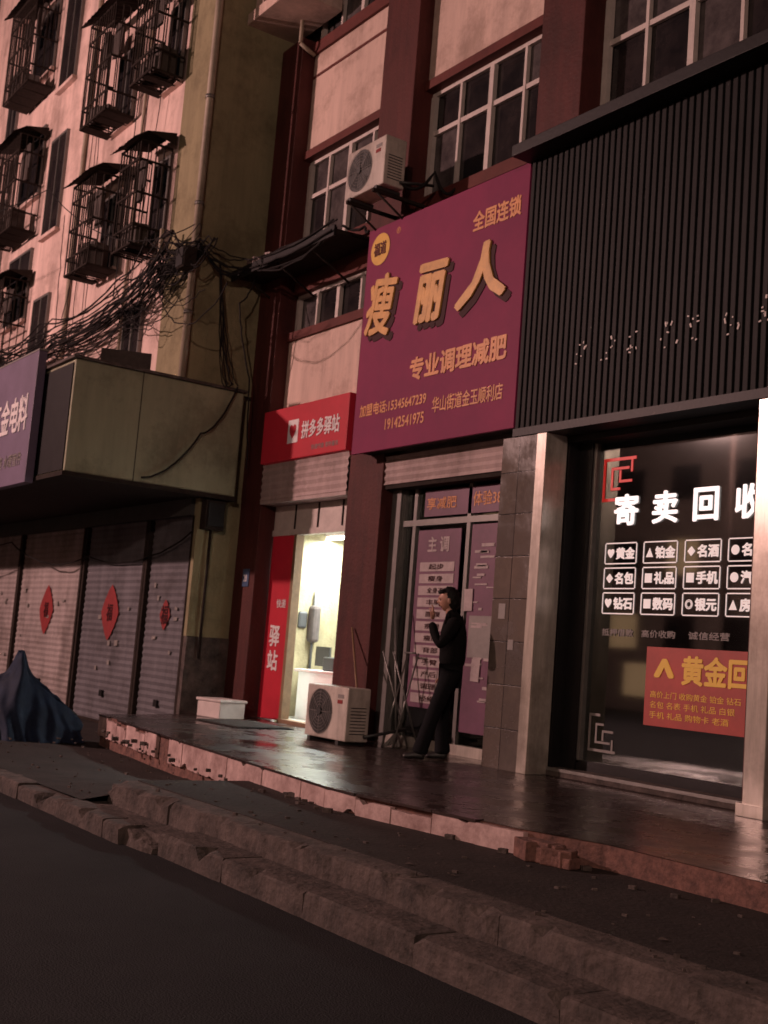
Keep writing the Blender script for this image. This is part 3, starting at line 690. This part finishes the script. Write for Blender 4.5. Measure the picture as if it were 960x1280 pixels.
# ---------------------------------------------------------------- wires
def wires(name,splines,mname='wire'):
    c=bpy.data.curves.new(name,'CURVE'); c.dimensions='3D'; c.bevel_depth=1; c.bevel_resolution=1; c.resolution_u=4
    for pts,r in splines:
        s=c.splines.new('POLY'); s.points.add(len(pts)-1)
        for i,p in enumerate(pts): s.points[i].co=(*p,1); s.points[i].radius=r
    o=bpy.data.objects.new(name,c); c.materials.append(M[mname]); link(o)
def path(P,sag,jit,n=12):
    out=[]
    for k,(a,b_) in enumerate(zip(P,P[1:])):
        a=Vector(a);b_=Vector(b_)
        for i in range(n+(k==len(P)-2)):
            t=i/n; p=a.lerp(b_,t); p.z-=sag*4*t*(1-t); p+=Vector((U(-1,1),U(-1,1),U(-1,1)))*jit; out.append(p)
    return out
S=[]
base=[(-45,6.3,6.7),(-30,6.4,6.65),(-24,6.5,6.5),(-20.3,6.6,6.45),(-17.3,6.65,6.6),(-15.9,6.65,7.0),(-15.2,6.9,7.0),(-14.95,7.5,6.8),(-12.6,7.5,6.78)]
for k in range(30):
    o=Vector((0,U(-.22,.12),U(-.42,.34))); P=[]
    for q,p in enumerate(base):
        sc=U(.5,1.15) if q<6 else .25
        P.append(Vector(p)+o*sc+Vector((U(-.4,.4) if q<6 else 0,0,0)))
    if R()<.62: P=P[:7]
    S.append((path(P,U(.02,.28),.010),U(.006,.016)))
for k in range(22):
    a=Vector((U(-22,-15.5),6.6,6.6+U(-.2,.2))); b_=Vector((a.x+U(-2.5,2.5),6.6,5.1+U(0,1.2))); S.append((path([a,b_],U(.1,.6),.02,16),U(.005,.010)))
for k in range(10):
    a=Vector((U(-22,-15.7),6.75,6.8)); b_=Vector((a.x+U(-.8,.8),6.8,U(8.5,13))); S.append((path([a,b_],U(-.1,.15),.01,16),U(.005,.008)))
for k in range(22):
    c0=Vector((-15.35+U(-1.4,.4),6.72+U(-.1,.2),6.85+U(-.2,.2))); S.append(([c0+Vector((math.cos(a)*U(.2,.3),math.sin(a)*.12,math.sin(a)*U(.15,.30)-.08)) for a in [i*.5 for i in range(14)]],U(.006,.012)))
for k in range(6): S.append((path([(-15.2,7.2,6.8),(-15.12+U(-.02,.1),7.55+U(-.2,.2),5.06),],U(.1,.6),.01,14),.009))
S.append((path([(-15.08,7.6,5.06),(-15.08,7.1,4.3),(-15.1,6.3,3.56)],.16,.005,12),.014))
S.append((path([(-15.0,7.7,6.75),(-14.9,7.4,6.2),(-14.95,7.7,5.2),(-15.05,7.85,3.9)],.1,.01,12),.012))
S.append((path([(-30,5.2,3.1),(-22,6.8,2.95),(-19.4,7.3,2.7),(-15.5,7.3,2.95)],.25,.01,12),.012))
S.append((path([(-12.6,7.6,6.8),(-12.3,7.75,6.75),(-12.15,7.72,6.65)],.05,.01,8),.018))
S.append((path([(-11.3,7.55,7.0),(-11.1,7.9,7.15),(-11.0,8.15,7.0)],.15,.005,8),.02))
S.append((path([(-30,3,9.5),(-18,5.5,8.2),(-15.3,6.8,7.3)],.5,.003,16),.008))
wires('overhead_wires',S)
g=G('cable_junction_box'); g.box('case','iron',-15.38,-15.12,6.6,6.8,6.6,6.9,bevel=.02); g.box('lid','black',-15.36,-15.14,6.585,6.6,6.62,6.88); g.cyl('insulator','pipe',(-16.0,6.6,7.0),(-16.0,6.6,7.35),.03); g.box('bracket_arm','iron',-16.2,-15.6,6.58,6.62,7.2,7.24); g.done()

# ---------------------------------------------------------------- person
def skin_mesh(name,verts,edges,radii,m,parent,root=0,sub=2):
    me=bpy.data.meshes.new(name); me.from_pydata(verts,edges,[]); o=bpy.data.objects.new(name,me); link(o,parent)
    md=o.modifiers.new('skin','SKIN'); md.use_smooth_shade=True
    for i,r in enumerate(radii):
        sv=me.skin_vertices[0].data[i]; sv.radius=(r if isinstance(r,tuple) else (r,r)); sv.use_root=(i==root)
    s=o.modifiers.new('s','SUBSURF'); s.levels=sub; s.render_levels=sub
    me.materials.append(M[m]); return o
pe=bpy.data.objects.new('standing_person',None); link(pe)
V=[(0,0,.90),(-.01,0,1.06),(.0,0,1.24),(.01,0,1.38),(.03,0,1.46),(.045,0,1.53),
   (0,.10,1.385),(.0,.175,1.36),(.13,.235,1.13),(.205,.15,1.30),(.225,.11,1.37),
   (0,-.10,1.385),(.0,-.175,1.36),(-.05,-.225,1.10),(.04,-.215,.90),(.07,-.20,.84)]
E=[(0,1),(1,2),(2,3),(3,4),(4,5),(3,6),(6,7),(7,8),(8,9),(9,10),(3,11),(11,12),(12,13),(13,14),(14,15)]
Rr=[(.125,.155),(.115,.14),(.125,.16),(.10,.14),.062,.05,.085,.075,.06,.047,.040,.085,.075,.058,.046,.040]
skin_mesh('jacket',V,E,Rr,'cloth',pe)
V=[(0,0,.93),(.0,.09,.86),(.13,.11,.50),(.24,.13,.12),(.255,.13,.05),(0,-.09,.86),(.06,-.10,.50),(.03,-.12,.12),(.025,-.12,.05)]
E=[(0,1),(1,2),(2,3),(3,4),(0,5),(5,6),(6,7),(7,8)]
skin_mesh('trousers',V,E,[(.12,.15),.105,.078,.082,.098,.105,.078,.082,.098],'jeans',pe)
skin_mesh('neck',[(.035,0,1.45),(.05,0,1.50),(.065,0,1.56)],[(0,1),(1,2)],[.055,.052,.05],'skin',pe)
for s,x in ((.13,.24),(-.12,.02)):
    skin_mesh('shoe',[(x-.05,s,.045),(x+.04,s,.05),(x+.13,s*1.02,.035),(x+.18,s*1.03,.03)],[(0,1),(1,2),(2,3)],[(.045,.042),(.048,.045),(.042,.035),(.03,.022)],'shoe',pe)
bm_=bmesh.new(); bmesh.ops.create_icosphere(bm_,subdivisions=5,radius=1)
for v in bm_.verts:
    x,y_,z=v.co
    px,py,pz=x*.095,y_*.076,z*.118
    if z<0: py*=1-.28*(-z)**1.3
    if z<-.1 and x>0: px*=1-.05*(-z)
    if x<0 and z<-.3: px*=.8
    px+=.026*math.exp(-((z+.12)/.16)**2-(y_/.16)**2)*(x>0)*x
    px+=.010*math.exp(-((z-.22)/.1)**2)*max(x,0)
    px-=.010*math.exp(-((z-.03)/.10)**2-((abs(y_)-.36)/.16)**2)*(x>0)
    px+=.008*math.exp(-((z+.48)/.07)**2-(y_/.3)**2)*(x>0)
    px-=.005*math.exp(-((z+.40)/.03)**2-(y_/.3)**2)*(x>0)
    px+=.012*math.exp(-((z+.85)/.15)**2-(y_/.3)**2)*(x>0)
    v.co=Vector((px,py,pz))
me=bpy.data.meshes.new('head'); bm_.to_mesh(me); bm_.free(); me.materials.append(M['skin'])
for p in me.polygons: p.use_smooth=True
head=bpy.data.objects.new('head',me); link(head,pe); head.location=(.075,0,1.605); head.rotation_euler=(0,math.radians(6),math.radians(5))
def blob(name,loc,sc,m,par,jit=0,cut=None,sub=4):
    b=bmesh.new(); bmesh.ops.create_icosphere(b,subdivisions=sub,radius=1)
    if cut: bmesh.ops.delete(b,geom=[v for v in b.verts if cut(v.co)],context='VERTS')
    for v in b.verts:
        n_=1+jit*noise.noise(v.co*5); v.co=Vector((v.co.x*sc[0]*n_,v.co.y*sc[1]*n_,v.co.z*sc[2]*n_))
    me=bpy.data.meshes.new(name); b.to_mesh(me); b.free(); me.materials.append(M[m])
    for p in me.polygons: p.use_smooth=True
    o=bpy.data.objects.new(name,me); link(o,par); o.location=loc; return o
blob('hair',(-.012,0,.018),(.106,.09,.118),'hair',head,.16,cut=lambda c:(c.x>.35 and c.z<.42) or (c.z<-.75) or (c.x>.0 and c.z<-.05))
blob('hair_back',(-.045,0,-.02),(.075,.078,.10),'hair',head,.2)
blob('fringe',(.05,0,.085),(.05,.062,.026),'hair',head,.3)
for s in (-1,1):
    blob('ear',(-.002,s*.077,-.012),(.018,.010,.030),'skin',head,.1,sub=3)
    blob('eye',(.079,s*.030,.004),(.010,.013,.008),'hair',head,sub=2)
    blob('eyebrow',(.088,s*.030,.026),(.006,.018,.004),'hair',head,sub=2)
blob('lips',(.094,0,-.055),(.008,.022,.007),'fu',head,sub=2)
def hand(name,w,fwd,up,curl,par):
    w=Vector(w); f=Vector(fwd).normalized(); n_=Vector(up).normalized(); s=f.cross(n_).normalized(); n_=s.cross(f)
    V=[w,w+f*.035]; Rr=[(.026,.020),(.033,.018)]; E=[(0,1)]
    for k,(off,ln) in enumerate(((-.030,.066),(-.010,.076),(.011,.071),(.031,.055))):
        b0=w+f*.082+s*off; V.append(b0); E.append((1,len(V)-1)); Rr.append(.0115)
        p=b0; a=0; d=f
        for q in (.42,.32,.26):
            a+=curl[k]; d=f*math.cos(a)-n_*math.sin(a); p=p+d*ln*q*1.1; V.append(p); E.append((len(V)-2,len(V)-1)); Rr.append(.0090 if q>.3 else .0078)
    t=w+f*.03-s*.036; V.append(t); E.append((1,len(V)-1)); Rr.append(.013)
    for q,dd in ((.034,f*.75-s*.5-n_*.25),(.028,f*.9-s*.1-n_*.5)):
        t=t+dd.normalized()*q; V.append(t); E.append((len(V)-2,len(V)-1)); Rr.append(.0095)
    skin_mesh(name,[tuple(v) for v in V],E,Rr,'skin',par,root=0)
hand('left_hand',(.222,.105,1.39),(-.10,-.28,1.0),(-.9,.2,.2),(.15,.2,.55,.75),pe)
hand('right_hand',(.075,-.2,.83),(.2,.05,-1),(.1,-1,0),(.3,.35,.4,.45),pe)
me=bpy.data.meshes.new('cigarette'); b=bmesh.new(); bmesh.ops.create_cone(b,segments=10,radius1=.004,radius2=.004,depth=.075,cap_ends=True); b.to_mesh(me); b.free(); me.materials.append(M['signwhite'])
o=bpy.data.objects.new('cigarette',me); link(o,pe); o.location=(.215,.03,1.545); o.rotation_euler=(0,math.radians(85),0)
pe.location=(-9.62,7.52,.452); pe.rotation_euler=(0,0,math.radians(232))

# ---------------------------------------------------------------- opposite side + street lamps (behind the viewer)
g=G('opposite_building')
g.box('facade','farwall',-50,30,-21,-20,0,12)
for i in range(26):
    for j in range(3):
        X=-48+i*3; m='reflwin' if R()<.15 else 'darkglass'; g.box('windows_'+m,m,X,X+1.5,-20,-19.97,2.5+j*3,3.9+j*3)  # a few glowing panes added, unseen, to enrich reflections
for i in range(8): g.box('added_shop_glow','reflwin',-44+i*9,-41+i*9,-20,-19.95,.6,1.9)  # unseen glowing panels added for the same reflections
g.done()
def lamp(name,x,y,h,arm,energy,col,size=.25):
    g=G(name); g.cyl('pole','iron',(x,y,0),(x,y,h),.09,.06); g.cyl('base','iron',(x,y,0),(x,y,.5),.14,.11)
    g.cyl('arm','iron',(x,y,h-.05),(x+arm[0],y+arm[1],h+.3),.045,.035)
    hx,hy=x+arm[0],y+arm[1]; g.box('lamp_head','iron',hx-.35,hx+.35,hy-.15,hy+.15,h+.26,h+.38,bevel=.03); g.box('lens','lamphead',hx-.28,hx+.28,hy-.1,hy+.1,h+.24,h+.258); e=g.done()
    l=bpy.data.lights.new(name+'_bulb','POINT'); l.energy=energy; l.color=col; l.shadow_soft_size=size
    o=bpy.data.objects.new(name+'_bulb',l); o.location=(hx,hy,h+.02); link(o,e)
lamp('street_lamp',-23,-11.5,9.0,(.6,1.6),13000,(1,.59,.53))
lamp('street_lamp',8,-11,8.5,(-.3,1.5),4200,(1,.68,.55))

# ---------------------------------------------------------------- world, added fill light, camera
w=bpy.data.worlds.new('World'); scene.world=w; w.use_nodes=True; nt=w.node_tree
sk=nt.nodes.new('ShaderNodeTexSky'); sk.sky_type='NISHITA'; sk.sun_disc=False; sk.sun_elevation=math.radians(1.0); sk.sun_rotation=math.radians(200)
mx=nt.nodes.new('ShaderNodeMix'); mx.data_type='RGBA'; mx.blend_type='MULTIPLY'; mx.inputs[0].default_value=1; mx.inputs[7].default_value=(.85,.78,.85,1)
nt.links.new(sk.outputs[0],mx.inputs[6]); nt.links.new(mx.outputs[2],nt.nodes['Background'].inputs[0]); nt.nodes['Background'].inputs[1].default_value=.007
sl=bpy.data.lights.new('added_fill','SUN'); sl.energy=.01; sl.angle=math.radians(10); sl.color=(1,.8,.7); so=bpy.data.objects.new('added_fill',sl); link(so); so.rotation_euler=(math.radians(60),0,math.radians(45))  # faint fill added to brighten right-facing walls; no daylight in this night scene
th=math.radians(4.57); pit=math.radians(6.75); yaw=math.radians(34.27)
fw=Vector((-math.cos(yaw)*math.cos(pit), math.sin(yaw)*math.cos(pit), math.sin(pit))); r0=Vector((math.sin(yaw), math.cos(yaw),0)); u0=r0.cross(fw)
r=(r0*math.cos(th)+u0*math.sin(th)); u=(u0*math.cos(th)-r0*math.sin(th))
cam=bpy.data.cameras.new('camera'); cam.lens=36*1500/1280; cam.sensor_width=36; cam.clip_end=1000; cam.clip_start=.05
cam.dof.use_dof=True; cam.dof.focus_distance=6.8; cam.dof.aperture_fstop=4.0
co=bpy.data.objects.new('camera',cam); link(co)
mw=Matrix((( r.x,u.x,-fw.x,0),(r.y,u.y,-fw.y,0),(r.z,u.z,-fw.z,1.46),(0,0,0,1)))
co.matrix_world=mw; scene.camera=co
